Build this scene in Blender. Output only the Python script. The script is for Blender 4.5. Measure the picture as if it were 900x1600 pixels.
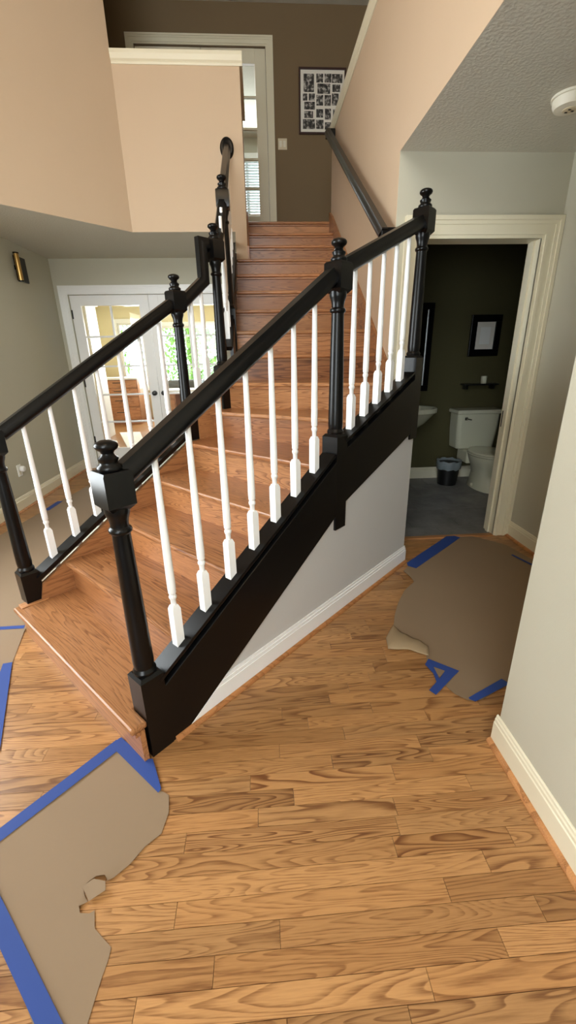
import bpy, bmesh, math, random
from mathutils import Vector, Matrix
random.seed(7)
scn = bpy.context.scene
COL = scn.collection
for o in list(bpy.data.objects):
    bpy.data.objects.remove(o)

# ------------------------------------------------------------------ camera
F_PX, PITCH, YAW, ROLL, HCAM = 650.79, 0.3580, 0.0598, -0.0202, 1.40
def cam_rows():
    Rz = Matrix(((math.cos(YAW), -math.sin(YAW), 0), (math.sin(YAW), math.cos(YAW), 0), (0, 0, 1)))
    B = Matrix(((1, 0, 0), (0, 0, -1), (0, 1, 0)))
    Rx = Matrix(((1, 0, 0), (0, math.cos(PITCH), -math.sin(PITCH)), (0, math.sin(PITCH), math.cos(PITCH))))
    Rr = Matrix(((math.cos(ROLL), -math.sin(ROLL), 0), (math.sin(ROLL), math.cos(ROLL), 0), (0, 0, 1)))
    return Rr @ Rx @ B @ Rz
CM = cam_rows()
cam_d = bpy.data.cameras.new('camera')
cam = bpy.data.objects.new('camera', cam_d); COL.objects.link(cam)
cam_d.sensor_fit = 'VERTICAL'; cam_d.sensor_height = 36.0
cam_d.lens = 36.0 * F_PX / 1600.0
cam_d.clip_start = 0.02; cam_d.clip_end = 200
mw = Matrix.Identity(4)
for i in range(3):
    mw[i][0] = CM[0][i]; mw[i][1] = -CM[1][i]; mw[i][2] = -CM[2][i]
mw[2][3] = HCAM
cam.matrix_world = mw
scn.camera = cam
def project(p):
    c = CM @ (Vector(p) - Vector((0, 0, HCAM)))
    if c.z < .05: return None
    return (450 + F_PX * c.x / c.z, 800 + F_PX * c.y / c.z)

# ------------------------------------------------------------------ world, lights, exposure
world = bpy.data.worlds.new('daylight'); scn.world = world; world.use_nodes = True
bg = world.node_tree.nodes['Background']
bg.inputs['Color'].default_value = (0.80, 0.92, 1.0, 1); bg.inputs['Strength'].default_value = 9.0
def sun(rot, strength, color=(1, .95, .86), ang=.02):
    d = bpy.data.lights.new('sun', 'SUN'); d.energy = strength; d.color = color; d.angle = ang
    o = bpy.data.objects.new('sun', d); COL.objects.link(o); o.rotation_euler = rot
sun((math.radians(50), 0, math.radians(200)), 9.0)
def area(name, loc, rot, sx, sy, power, color):
    d = bpy.data.lights.new(name, 'AREA'); d.shape = 'RECTANGLE'; d.size = sx; d.size_y = sy
    d.energy = power; d.color = color
    o = bpy.data.objects.new(name, d); COL.objects.link(o); o.location = loc; o.rotation_euler = rot
    return o
R90 = math.radians(90)
# daylight through the front windows behind the camera (openings in wall_front) and the sunroom windows
area('front_window_daylight', (-1.15, -2.38, 1.45), (R90, 0, 0), 1.6, 1.9, 40, (1.0, .99, .94))
area('front_upper_window_daylight', (-0.75, -2.38, 3.9), (R90, 0, 0), 2.2, 1.5, 56, (1.0, .96, .88))
area('left_window_daylight', (-2.43, 2.0, 1.5), (R90, 0, -R90), 1.4, 1.5, 40, (1.0, 1.0, .96))
area('sunroom_window_daylight', (-1.7, 10.75, 1.6), (-R90, 0, 0), 2.6, 1.3, 190, (0.95, 0.98, 1.0))
area('upstairs_window_daylight', (-0.1, 9.55, 4.45), (-R90, 0, 0), 1.2, 1.2, 70, (0.9, 0.96, 1.0))
vs = scn.view_settings
vs.view_transform = 'Standard'; vs.look = 'None'; vs.gamma = 1.0; vs.use_curve_mapping = False
vs.exposure = 0.0
try: scn.display_settings.display_device = 'sRGB'
except Exception: pass
scn.cycles.use_denoising = True
scn.cycles.max_bounces = 8
scn.cycles.diffuse_bounces = 5
scn.cycles.transparent_max_bounces = 12
scn.cycles.caustics_reflective = False; scn.cycles.caustics_refractive = False
scn.cycles.sample_clamp_indirect = 6.0

# ------------------------------------------------------------------ helpers
def lin(c):
    return tuple((x / 255 / 12.92 if x / 255 <= .04045 else ((x / 255 + .055) / 1.055) ** 2.4) for x in c)
class N:
    def __init__(s, name):
        s.m = bpy.data.materials.new(name); s.m.use_nodes = True
        s.t = s.m.node_tree; s.b = s.t.nodes['Principled BSDF']; s.out = s.t.nodes['Material Output']
    def n(s, typ, **k):
        x = s.t.nodes.new(typ)
        for a, b in k.items(): setattr(x, a, b)
        return x
    def l(s, a, b): s.t.links.new(a, b)
    def math(s, op, a, b=None, c=None):
        x = s.n('ShaderNodeMath', operation=op)
        for i, v in enumerate((a, b, c)):
            if v is None: continue
            if isinstance(v, (int, float)): x.inputs[i].default_value = v
            else: s.l(v, x.inputs[i])
        return x.outputs[0]
    def ramp(s, fac, stops, interp='LINEAR'):
        x = s.n('ShaderNodeValToRGB'); x.color_ramp.interpolation = interp
        e = x.color_ramp.elements
        while len(e) > 1: e.remove(e[-1])
        e[0].position = stops[0][0]; e[0].color = (*stops[0][1], 1)
        for p, c in stops[1:]:
            q = e.new(p); q.color = (*c, 1)
        s.l(fac, x.inputs[0]); return x.outputs[0]
    def mix(s, fac, a, b, blend='MIX'):
        x = s.n('ShaderNodeMix', data_type='RGBA', blend_type=blend)
        for inp, v in ((x.inputs[0], fac), (x.inputs[6], a), (x.inputs[7], b)):
            if isinstance(v, (int, float)): inp.default_value = v
            elif isinstance(v, tuple): inp.default_value = (*v, 1)
            else: s.l(v, inp)
        return x.outputs[2]
    def noise(s, vec, scale, detail=2, rough=.5):
        x = s.n('ShaderNodeTexNoise'); x.inputs['Scale'].default_value = scale
        x.inputs['Detail'].default_value = detail; x.inputs['Roughness'].default_value = rough
        if vec is not None: s.l(vec, x.inputs['Vector'])
        return x.outputs['Fac']
    def bump(s, h, strength, dist=.002):
        x = s.n('ShaderNodeBump'); x.inputs['Strength'].default_value = strength; x.inputs['Distance'].default_value = dist
        s.l(h, x.inputs['Height']); s.l(x.outputs[0], s.b.inputs['Normal'])

def paint(name, rgb, rough=.5, var=.03, bumps=0.0, bscale=200, metal=0.0, coat=0.0, spec=.5):
    k = N(name); c = lin(rgb)
    tc = k.n('ShaderNodeTexCoord')
    nf = k.noise(tc.outputs['Object'], 3.0, 3)
    col = k.mix(nf, tuple(x * (1 - var) for x in c), tuple(min(1, x * (1 + var)) for x in c))
    k.l(col, k.b.inputs['Base Color']); k.b.inputs['Roughness'].default_value = rough
    k.b.inputs['Metallic'].default_value = metal; k.b.inputs['Coat Weight'].default_value = coat
    k.b.inputs['Specular IOR Level'].default_value = spec
    if bumps: k.bump(k.noise(tc.outputs['Object'], bscale, 3), bumps, .012 if bscale == 70 else .003)
    return k.m

def oak(name, light, mid, dark, world_coords=False, rough=.36, tone=.5, rings=10.0, gs=(1.9, 11)):
    k = N(name)
    if world_coords:
        src = k.n('ShaderNodeNewGeometry').outputs['Position']
    else:
        src = k.n('ShaderNodeTexCoord').outputs['Object']
    oi = k.n('ShaderNodeObjectInfo').outputs['Random']
    r2 = k.math('FRACT', k.math('MULTIPLY', oi, 17.31))
    r3 = k.math('FRACT', k.math('MULTIPLY', oi, 53.77))
    comb = k.n('ShaderNodeCombineXYZ')
    k.l(k.math('MULTIPLY', oi, 91.0), comb.inputs[0]); k.l(k.math('MULTIPLY', r2, 57.0), comb.inputs[1]); k.l(k.math('MULTIPLY', r3, 33.0), comb.inputs[2])
    add = k.n('ShaderNodeVectorMath', operation='ADD'); k.l(src, add.inputs[0]); k.l(comb.outputs[0], add.inputs[1])
    def sc(x, y, z):
        v = k.n('ShaderNodeVectorMath', operation='MULTIPLY'); k.l(add.outputs[0], v.inputs[0]); v.inputs[1].default_value = (x, y, z)
        return v.outputs[0]
    wob = k.noise(sc(9, 26, 26), 1.0, 1)
    n1 = k.noise(sc(gs[0], gs[1], gs[1]), 1.0, .5, .4)
    amp = k.math('MULTIPLY_ADD', r3, rings * 1.2, rings * .4)
    f = k.math('ADD', k.math('MULTIPLY', n1, amp), k.math('MULTIPLY', wob, .55))
    fr = k.math('FRACT', f)
    ring = k.ramp(fr, [(0, (.0, .0, .0)), (.40, (.10, .10, .10)), (.70, (.70, .70, .70)), (.82, (1, 1, 1)), (.88, (.95, .95, .95)), (.94, (0, 0, 0))])
    pores = k.noise(sc(14, 300, 300), 1.0, 2, .6)
    pr = k.ramp(pores, [(.40, (1, 1, 1)), (.60, (0, 0, 0))])
    patch = k.noise(sc(1.3, 5, 5), 1.0, 2)
    cov = k.ramp(patch, [(.34, (.25, .25, .25)), (.58, (1, 1, 1))])
    base = k.mix(r2, light, mid)
    strength = k.math('MULTIPLY', k.math('MULTIPLY', ring, cov), k.math('MULTIPLY_ADD', k.math('FRACT', k.math('MULTIPLY', oi, 7.77)), tone * .75, tone * .35))
    c1 = k.mix(strength, base, dark)
    c2 = k.mix(k.math('MULTIPLY', k.math('MULTIPLY', pr, k.math('MULTIPLY_ADD', ring, .75, .25)), .62), c1, dark)
    val = k.math('MULTIPLY_ADD', oi, .38, .80)
    hs = k.n('ShaderNodeHueSaturation'); k.l(c2, hs.inputs['Color']); k.l(val, hs.inputs['Value'])
    k.l(hs.outputs[0], k.b.inputs['Base Color'])
    k.b.inputs['Roughness'].default_value = rough
    k.b.inputs['Specular IOR Level'].default_value = .4
    k.bump(pr, .05, .0006)
    return k.m

M = {}
M['floor_oak'] = oak('floor_oak', lin((188, 141, 92)), lin((170, 123, 76)), lin((106, 64, 32)), True, .34, .95, 12, (2.2, 22))
M['stair_oak'] = oak('stair_oak', lin((184, 131, 86)), lin((168, 112, 70)), lin((100, 57, 32)), False, .30, .85, 15, (1.6, 21))
M['trim_oak'] = oak('trim_oak', lin((196, 140, 90)), lin((182, 124, 76)), lin((120, 74, 40)), False, .4, .5, 5)
M['cabinet_oak'] = oak('cabinet_oak', lin((190, 134, 92)), lin((176, 118, 78)), lin((124, 76, 46)), False, .45, .5, 5)
M['subfloor'] = paint('subfloor', (70, 48, 30), .9)
M['black'] = paint('black_gloss_paint', (9, 9, 10), .28, .02, .03, 60, coat=.0, spec=.28)
M['white'] = paint('white_gloss_paint', (238, 238, 236), .35, .01)
M['trim'] = paint('cream_trim_paint', (228, 221, 196), .42, .01)
M['greige'] = paint('greige_wall_paint', (190, 186, 168), .75, .02, .10, 260)
M['stairwall'] = paint('pale_grey_wall_paint', (194, 191, 187), .75, .015, .08, 260)
M['upper'] = paint('beige_upper_wall_paint', (204, 180, 152), .7, .02, .10, 260)
M['brown'] = paint('brown_hall_paint', (122, 102, 74), .8, .02, .10, 260)
M['olive'] = paint('olive_bath_paint', (76, 71, 40), .75, .02, .08, 260)
M['cream_wall'] = paint('pale_yellow_wall_paint', (222, 210, 172), .8, .02)
M['ceiling'] = paint('textured_ceiling_paint', (200, 196, 182), .9, .02, .30, 70)
M['paper'] = paint('kraft_paper', (138, 116, 92), .85, .05, .12, 30)
M['paper_under'] = paint('kraft_paper_back', (156, 134, 104), .85, .05, .12, 30)
M['tape'] = paint('blue_masking_tape', (37, 66, 136), .7, .06)
M['porcelain'] = paint('porcelain', (217, 216, 192), .15, .01, coat=.3)
M['chrome'] = paint('chrome', (200, 200, 200), .15, .01, metal=1)
M['dark'] = paint('dark_bronze', (22, 20, 19), .35, .05)
M['gold'] = paint('brushed_gold', (196, 160, 98), .3, .05, metal=1)
M['bin'] = paint('black_plastic', (14, 14, 15), .4, .03)
M['liner'] = paint('grey_plastic_bag', (128, 138, 142), .35, .15, .4, 50)
M['plastic'] = paint('ivory_plastic', (230, 224, 206), .45, .02)
M['plate'] = paint('tan_plate', (214, 200, 170), .45, .02)
M['mahogany'] = paint('mahogany', (52, 24, 20), .35, .15)
M['mat'] = paint('photo_mat', (235, 230, 220), .8, .01)
M['grey_fabric'] = paint('grey_fabric', (92, 94, 94), .95, .08, .3, 200)
M['counter'] = paint('white_counter', (240, 240, 238), .3, .02)
M['leaf'] = paint('leaf_green', (118, 156, 62), .6, .35)
M['bark'] = paint('bark', (110, 100, 84), .9, .25, .5, 40)
M['lawn'] = paint('lawn', (120, 150, 80), .9, .2)
M['sheet'] = paint('white_paper_sheet', (244, 244, 240), .8, .02)
M['mirror'] = paint('mirror_glass', (210, 214, 214), .03, .0, metal=1)
M['blind'] = paint('white_blind_slat', (236, 240, 242), .6, .01)
M['strike'] = M['dark']
def tile_mat():
    k = N('grey_stone_tile'); tc = k.n('ShaderNodeNewGeometry').outputs['Position']
    nf = k.noise(tc, 5, 5, .65); oi = k.n('ShaderNodeObjectInfo').outputs['Random']
    c = k.ramp(nf, [(.3, lin((104, 104, 104))), (.7, lin((142, 140, 138)))])
    hs = k.n('ShaderNodeHueSaturation'); k.l(c, hs.inputs['Color']); k.l(k.math('MULTIPLY_ADD', oi, .25, .85), hs.inputs['Value'])
    k.l(hs.outputs[0], k.b.inputs['Base Color']); k.b.inputs['Roughness'].default_value = .45
    return k.m
M['tile'] = tile_mat()
M['grout'] = paint('grout', (84, 84, 82), .9)
def glass_mat():
    k = N('clear_glass'); t = k.n('ShaderNodeBsdfTransparent'); g = k.n('ShaderNodeBsdfGlossy'); g.inputs['Roughness'].default_value = .02
    fr = k.n('ShaderNodeFresnel'); fr.inputs['IOR'].default_value = 1.45
    t.inputs[0].default_value = (.95, .97, .96, 1)
    mx = k.n('ShaderNodeMixShader'); k.l(fr.outputs[0], mx.inputs[0]); k.l(t.outputs[0], mx.inputs[1]); k.l(g.outputs[0], mx.inputs[2])
    k.l(mx.outputs[0], k.out.inputs['Surface']); return k.m
M['glass'] = glass_mat()
def photo_mat():
    k = N('black_white_photo_print'); tc = k.n('ShaderNodeNewGeometry').outputs['Position']
    oi = k.n('ShaderNodeObjectInfo').outputs['Random']
    v = k.n('ShaderNodeVectorMath', operation='ADD'); k.l(tc, v.inputs[0])
    cb = k.n('ShaderNodeCombineXYZ'); k.l(k.math('MULTIPLY', oi, 40), cb.inputs[0]); k.l(k.math('MULTIPLY', oi, 13), cb.inputs[2]); k.l(cb.outputs[0], v.inputs[1])
    nf = k.noise(v.outputs[0], 32, 2, .6)
    c = k.ramp(nf, [(.36, lin((22, 20, 20))), (.52, lin((76, 72, 68))), (.66, lin((190, 184, 176)))])
    k.l(c, k.b.inputs['Base Color']); k.b.inputs['Roughness'].default_value = .5; return k.m
M['photo'] = photo_mat()
def emit_mat(name, rgb, s):
    k = N(name); e = k.n('ShaderNodeEmission'); e.inputs[0].default_value = (*lin(rgb), 1); e.inputs[1].default_value = s
    k.l(e.outputs[0], k.out.inputs['Surface']); return k.m
M['bulb'] = emit_mat('warm_bulb', (255, 210, 150), 12)

class MB:
    """collects vertices and faces of one mesh"""
    def __init__(s): s.v = []; s.f = []
    def add(s, vs, fs):
        o = len(s.v); s.v += [tuple(p) for p in vs]; s.f += [tuple(i + o for i in f) for f in fs]; return s
    def box(s, x0, x1, y0, y1, z0, z1):
        return s.add([(x0, y0, z0), (x1, y0, z0), (x1, y1, z0), (x0, y1, z0), (x0, y0, z1), (x1, y0, z1), (x1, y1, z1), (x0, y1, z1)],
                     [(3, 2, 1, 0), (4, 5, 6, 7), (0, 1, 5, 4), (1, 2, 6, 5), (2, 3, 7, 6), (3, 0, 4, 7)])
    def prism(s, poly, fn0, fn1):
        """poly: list of 2D points; fn0/fn1 map a 2D point to the two 3D caps"""
        n = len(poly)
        vs = [fn0(p) for p in poly] + [fn1(p) for p in poly]
        fs = [tuple(range(n - 1, -1, -1)), tuple(range(n, 2 * n))] + [(i, (i + 1) % n, n + (i + 1) % n, n + i) for i in range(n)]
        return s.add(vs, fs)
    def slab(s, poly, z0, z1):
        return s.prism(poly, lambda p: (p[0], p[1], z0), lambda p: (p[0], p[1], z1))
    def lathe(s, prof, cx=0, cy=0, n=16, cap=True):
        vs = []; fs = []
        for r, z in prof:
            for i in range(n):
                a = 2 * math.pi * i / n; vs.append((cx + r * math.cos(a), cy + r * math.sin(a), z))
        for j in range(len(prof) - 1):
            for i in range(n):
                fs.append((j * n + i, j * n + (i + 1) % n, (j + 1) * n + (i + 1) % n, (j + 1) * n + i))
        if cap:
            fs.append(tuple(range(n - 1, -1, -1))); k = (len(prof) - 1) * n; fs.append(tuple(range(k, k + n)))
        return s.add(vs, fs)
    def squares(s, prof, cx=0, cy=0, rot=0.0):
        """stack of squares: (half, z)"""
        vs = []; fs = []
        for h, z in prof:
            for k in range(4):
                a = rot + math.pi / 4 + k * math.pi / 2; vs.append((cx + h * math.sqrt(2) * math.cos(a), cy + h * math.sqrt(2) * math.sin(a), z))
        for j in range(len(prof) - 1):
            for k in range(4): fs.append((j * 4 + k, j * 4 + (k + 1) % 4, j * 4 + 4 + (k + 1) % 4, j * 4 + 4 + k))
        fs.append((3, 2, 1, 0)); k = (len(prof) - 1) * 4; fs.append((k, k + 1, k + 2, k + 3))
        return s.add(vs, fs)
    def sweep(s, prof, path, side):
        """sweep a closed profile (side, up) along a path lying in a vertical plane; side = horizontal unit vector"""
        P = [Vector(p) for p in path]; S = Vector(side); n = len(prof); vs = []; fs = []
        T = [(P[i + 1] - P[i]).normalized() for i in range(len(P) - 1)]
        for i, p in enumerate(P):
            if i == 0: up = S.cross(T[0]); k = 1
            elif i == len(P) - 1: up = S.cross(T[-1]); k = 1
            else:
                a, b = S.cross(T[i - 1]), S.cross(T[i]); up = (a + b).normalized(); k = 1 / max(.3, up.dot(a))
            for (x, y) in prof: vs.append(p + S * x + up * (y * k))
        for j in range(len(P) - 1):
            for i in range(n): fs.append((j * n + i, j * n + (i + 1) % n, (j + 1) * n + (i + 1) % n, (j + 1) * n + i))
        fs.append(tuple(range(n - 1, -1, -1))); k = (len(P) - 1) * n; fs.append(tuple(range(k, k + n)))
        return s.add(vs, fs)
    def tube(s, path, r, n=8):
        P = [Vector(p) for p in path]; vs = []; fs = []
        for i, p in enumerate(P):
            t = (P[min(i + 1, len(P) - 1)] - P[max(i - 1, 0)]).normalized()
            a = t.orthogonal().normalized() if i == 0 else (a - t * a.dot(t)).normalized()
            b = t.cross(a); rr = r[i] if isinstance(r, (list, tuple)) else r
            for k in range(n):
                q = 2 * math.pi * k / n; vs.append(p + (a * math.cos(q) + b * math.sin(q)) * rr)
        for j in range(len(P) - 1):
            for i in range(n): fs.append((j * n + i, j * n + (i + 1) % n, (j + 1) * n + (i + 1) % n, (j + 1) * n + i))
        fs.append(tuple(range(n - 1, -1, -1))); k = (len(P) - 1) * n; fs.append(tuple(range(k, k + n)))
        return s.add(vs, fs)
    def mesh(s, name, mat, smooth=0):
        me = bpy.data.meshes.new(name); me.from_pydata(s.v, [], s.f)
        bm = bmesh.new(); bm.from_mesh(me); bmesh.ops.recalc_face_normals(bm, faces=bm.faces); bm.to_mesh(me); bm.free()
        if mat: me.materials.append(M[mat] if isinstance(mat, str) else mat)
        if smooth:
            for p in me.polygons: p.use_smooth = True
            me.set_sharp_from_angle(angle=math.radians(smooth))
        return me
    def obj(s, name, mat, parent=None, smooth=0, bevel=0, loc=None, rotz=0):
        return link(name, s.mesh(name, mat, smooth), parent, bevel, loc, rotz)
def link(name, me, parent=None, bevel=0, loc=None, rotz=0):
    o = bpy.data.objects.new(name, me); COL.objects.link(o)
    if parent: o.parent = parent
    if loc: o.location = loc
    if rotz: o.rotation_euler = (0, 0, rotz)
    if bevel:
        b = o.modifiers.new('bevel', 'BEVEL'); b.width = bevel; b.segments = 2; b.limit_method = 'ANGLE'; b.angle_limit = .6
    return o
def struct(o, label=None, cat=None):
    o['kind'] = 'structure'
    if label: o['label'] = label
    if cat: o['category'] = cat
    return o
def tag(o, label, cat, group=None):
    o['label'] = label; o['category'] = cat
    if group: o['group'] = group
    return o
def thing(name, label, cat, loc=(0, 0, 0), rotz=0, group=None):
    o = bpy.data.objects.new(name, None); COL.objects.link(o); o.location = loc; o.rotation_euler = (0, 0, rotz); o.empty_display_size = .1
    return tag(o, label, cat, group)

# stair frame: u up the lower flight, v to its left
AX, AY = -0.4536, 1.1748
S2 = math.sqrt(.5)
def W(u, v, z=0.0): return (AX + S2 * (u - v), AY + S2 * (u + v), z)
def UV(x, y): return (S2 * ((x - AX) + (y - AY)), S2 * (-(x - AX) + (y - AY)))
RISE, RUN, Y16 = .1765, .2864, 5.5355
ZC, ZF2 = 2.525, 16 * RISE
XP, XR, YD, XL, YB, YH = .8886, .843, 3.01, -2.42, 5.80, 4.70
ZTOP = 5.25
YF = -2.4     # front wall

# ------------------------------------------------------------------ setting: floor
fl = struct(MB().box(-4.2, 3.2, YF, 11.2, -.09, -.012).obj('floor', 'subfloor'), 'oak strip floor running across the hall', 'floor')
joints = [(0.019, 1.164), (0.059, 0.985), (0.141, 1.282), (0.21, 1.111), (0.277, 1.241), (0.038, 1.348), (0.58, 1.104), (0.421, 1.047), (0.608, 0.742), (0.633, 1.278), (-0.17, 0.567), (-0.005, 0.628), (-0.345, 0.519), (0.464, 0.697), (0.694, 0.628), (0.557, 0.573), (0.346, 0.507), (0.31, 1.759), (0.432, 1.828), (0.566, 1.644), (0.453, 1.529), (0.344, 1.466), (0.247, 1.406), (0.417, 1.342)]
PW = .0591; PY0 = .5405
def row_spans(y):
    if y < .45: return [(-2.3, XR)]
    if y < 1.13: return [(-2.4, XR)]
    if y < 2.6:  # the staircase hides a strip between its two sides
        a = AX + (y - AY) - .22; b = -2.41
        xs = AX - (y - AY)  # front riser line u=0
        left = max(b, xs + .3) if y < 2.05 else -1.25 + (y - 2.05)
        if left >= a: return [(b, 1.965)]
        return [(b, left), (a, 1.965)] if a < 1.9 else [(b, left)]
    if y < YD + .06: return [(XL, -1.2 + (y - 2.05)), (1.0, 1.965)]
    if y < YB + .06: return [(XL, -.3)]
    return [(-3.95, -.2)]
planks = []
i = -8
while PY0 + i * PW < 10.95:
    y0 = PY0 + i * PW; yc = y0 + PW / 2
    js = sorted(j[0] for j in joints if int(math.floor((j[1] - PY0) / PW + .02)) == i)
    for (xa, xb) in row_spans(yc):
        cuts = [xa]; 
        x = xa - random.uniform(0, .5)
        fixed = [j for j in js if xa < j < xb]
        while True:
            x += random.choice((.32, .45, .6, .75, .95, 1.1)) * random.uniform(.85, 1.15)
            if x > xb - .12: break
            if x > xa + .15 and all(abs(x - j) > .38 for j in fixed): cuts.append(x)
        cuts = sorted(cuts + fixed) + [xb]
        for p, q in zip(cuts[:-1], cuts[1:]): planks.append((p, q, y0, y0 + PW))
    i += 1
def px_area(pl):
    c = [project((x, y, 0)) for x in (pl[0], pl[1]) for y in (pl[2], pl[3])]
    if any(q is None for q in c): return 0
    xs = [min(900, max(0, q[0])) for q in c]; ys = [min(1600, max(0, q[1])) for q in c]
    if pl[3] < .47: return 0
    return (max(xs) - min(xs)) * (abs(c[1][1] - c[0][1]) + abs(c[3][1] - c[2][1])) / 2 if max(ys) > min(ys) else 0
planks.sort(key=px_area, reverse=True)
unit = MB().box(-.5, .5, -.5, .5, -1, 0).mesh('floor_plank', 'floor_oak')
G = .0013
rest = MB()
for k, (p, q, a, b) in enumerate(planks):
    if k < 290 and px_area((p, q, a, b)) > 60:
        o = link('floor_plank', unit, fl, loc=((p + q) / 2, (a + b) / 2, 0)); o.scale = (q - p - G, b - a - G, .012)
    else:
        rest.box(p + G / 2, q - G / 2, a + G / 2, b - G / 2, -.012, 0)
r = rest.obj('far_floor_planks', 'floor_oak', fl); r['kind'] = 'stuff'

# ------------------------------------------------------------------ setting: walls and ceilings
def wall(name, mb, mat, label=None, parent=None):
    o = mb.obj(name, mat, parent)
    return struct(o, label, 'wall' if label else None) if not parent else o
YZ = lambda x0, x1: (lambda p: (x0, p[0], p[1]), lambda p: (x1, p[0], p[1]))
XZ = lambda y0, y1: (lambda p: (p[0], y0, p[1]), lambda p: (p[0], y1, p[1]))
wall('wall_right', MB().box(XR, XR + .12, YF, 1.13, 0, ZC), 'greige')
wall('wall_hall_front', MB().box(XR + .12, 3.0, 1.01, 1.13, 0, ZC), 'greige')
wall('wall_hall_right', MB().box(1.97, 2.09, 1.13, YD, 0, ZC), 'greige')
DX0, DX1, DZ = 1.07, 1.845, 2.077
wall('wall_hall_back', MB().prism([(XP + .003, 0), (DX0 - .02, 0), (DX0 - .02, DZ + .02), (DX1 + .02, DZ + .02), (DX1 + .02, 0), (3.0, 0), (3.0, ZC), (XP + .003, ZC)], *XZ(YD, YD + .12)), 'greige')
wall('wall_bath_back', MB().box(1.0, 3.0, 4.70, 4.82, 0, ZC), 'olive')
wall('wall_bath_right', MB().box(2.88, 3.0, YD + .12, 4.70, 0, ZC), 'olive')
wall('wall_bath_left', MB().box(1.001, 1.06, YD + .12, 4.70, 0, ZC), 'olive')
wall('wall_bath_front', MB().prism([(1.06, 0), (DX0 - .005, 0), (DX0 - .005, DZ + .02), (DX1 + .02, DZ + .02), (DX1 + .02, 0), (2.88, 0), (2.88, ZC), (1.06, ZC)], *XZ(YD + .121, YD + .13)), 'olive')
# right half wall along the upper flight; above the low ceiling it runs on towards the front
wall('wall_stair_right', MB().prism([(YD + .002, 0), (YD + .002, ZC + .0006), (YF, ZC + .0006), (YF, 3.66), (Y16 + .02, 3.66), (Y16 + .02, 0)], *YZ(XP, 1.0)), 'upper')
mbw = MB()
for (a, b, c, d) in ((YF, 1.25, 0, ZC), (2.75, YB, 0, ZC), (1.25, 2.75, 0, .75), (1.25, 2.75, 2.25, ZC)): mbw.box(XL - .12, XL, a, b, c, d)
wall('wall_left', mbw, 'greige')
FX0, FX1, FZ = -2.27, -.38, 2.145
wall('wall_back_left', MB().prism([(XL, 0), (FX0, 0), (FX0, FZ), (FX1, FZ), (FX1, 0), (-.17, 0), (-.17, ZC), (XL, ZC)], *XZ(YB, YB + .12)), 'greige')
# angled upper wall and left half wall
d45 = (S2 * .12, -S2 * .12)
wall('wall_upper_angled', MB().slab([(-2.42, 3.417), (-1.137, YH), (-1.137 - .085, YH + .085), (-2.505, 3.502)], ZC + .0006, ZTOP), 'upper')
wall('wall_upper_left', MB().box(XL - .12, XL, YF, 3.5, ZC, ZTOP), 'upper')
wall('wall_upper_half', MB().prism([(-1.137, ZC + .0006), (-.17, ZC + .0006), (-.17, 13 * RISE), (-.06, 13 * RISE), (-.06, 3.735), (-1.137, 3.735)], *XZ(YH, YH + .11)), 'upper')
wall('wall_upper_half_side', MB().box(-.17, -.06, YH + .11, Y16 + .02, 2.0, 3.735), 'upper')
def wall_with_holes(name, x0, x1, z0, z1, holes, y0, y1, mat):
    mb = MB(); xs = sorted({x0, x1, *[h[0] for h in holes], *[h[1] for h in holes]}); zs = sorted({z0, z1, *[h[2] for h in holes], *[h[3] for h in holes]})
    for a, b in zip(xs[:-1], xs[1:]):
        for c, d in zip(zs[:-1], zs[1:]):
            if not any(h[0] <= a and b <= h[1] and h[2] <= c and d <= h[3] for h in holes): mb.box(a, b, y0, y1, c, d)
    return wall(name, mb, mat)
wall_with_holes('wall_front', XL - .12, 3.0, 0, ZTOP, [(-1.95, -.35, .5, 2.4), (-1.85, .35, 3.15, 4.65)], YF - .12, YF, 'greige')
UX0, UX1, UZ = -1.31, .235, 4.865
wall_with_holes('wall_upper_back', -2.6, 3.0, ZC, ZTOP, [(UX0, UX1, ZF2, UZ)], 6.6, 6.72, 'brown')
wall('wall_upper_far_left', MB().box(-2.6, -2.505, 3.5, 6.6, ZC, ZTOP), 'brown')
wall('wall_upper_right', MB().box(2.9, 3.0, YF, 6.6, ZC, ZTOP), 'brown')
struct(MB().slab([(-2.54, YF - .12), (3.0, YF - .12), (3.0, 6.72), (-2.6, 6.72), (-2.6, 3.5), (-2.54, 3.5)], ZTOP, ZTOP + .1).obj('ceiling_upper', 'ceiling'))
struct(MB().box(XP + .1114, 3.0, YF, 4.82, ZC, ZF2 - .02).box(XP + .002, XP + .1115, YF, YD, ZC, ZC + .02).obj('ceiling_hall', 'ceiling'))
struct(MB().slab([(-2.42, 3.422), (-1.139, YH + .002), (-.172, YH + .002), (-.172, YB), (XL, YB)], ZC, ZC + .2).obj('ceiling_left', 'ceiling'))
struct(MB().box(-2.5, 3.0, Y16 + .03, 6.6, ZF2 - .25, ZF2 - .001).obj('floor_upper', 'trim_oak'))

# walls under the staircase
zlow = lambda u: .605 * (u - .15)
zlow2 = lambda u: .655 + .36 * (u - 1.2)
UE = 2.03
wall('wall_stair_angled', MB().prism([(.16, 0), (UE, 0), (UE, zlow2(UE) + .02), (1.24, zlow2(1.24) + .02), (1.16, zlow(1.16) + .02), (.16, zlow(.16) + .03)],
     lambda p: W(p[0], .012, p[1]), lambda p: W(p[0], .10, p[1])), 'stairwall')
ex, ey, _ = W(UE, .012)
wall('wall_stair_end', MB().box(ex - .1, ex, ey + .0, YD, 0, 1.16), 'stairwall')
wall('wall_stair_left', MB().prism([(.12, 0), (1.50, 0), (1.50, 1.08), (1.2, .90), (.12, .24)], lambda p: W(p[0], 1.195, p[1]), lambda p: W(p[0], 1.27, p[1])), 'greige')
wall('wall_stair_core', MB().prism([(3.12, 0), (YB, 0), (YB, ZC), (YH, 2.3), (3.2, 1.38), (3.12, 1.2)], *YZ(-.27, -.195)), 'greige')

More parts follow.
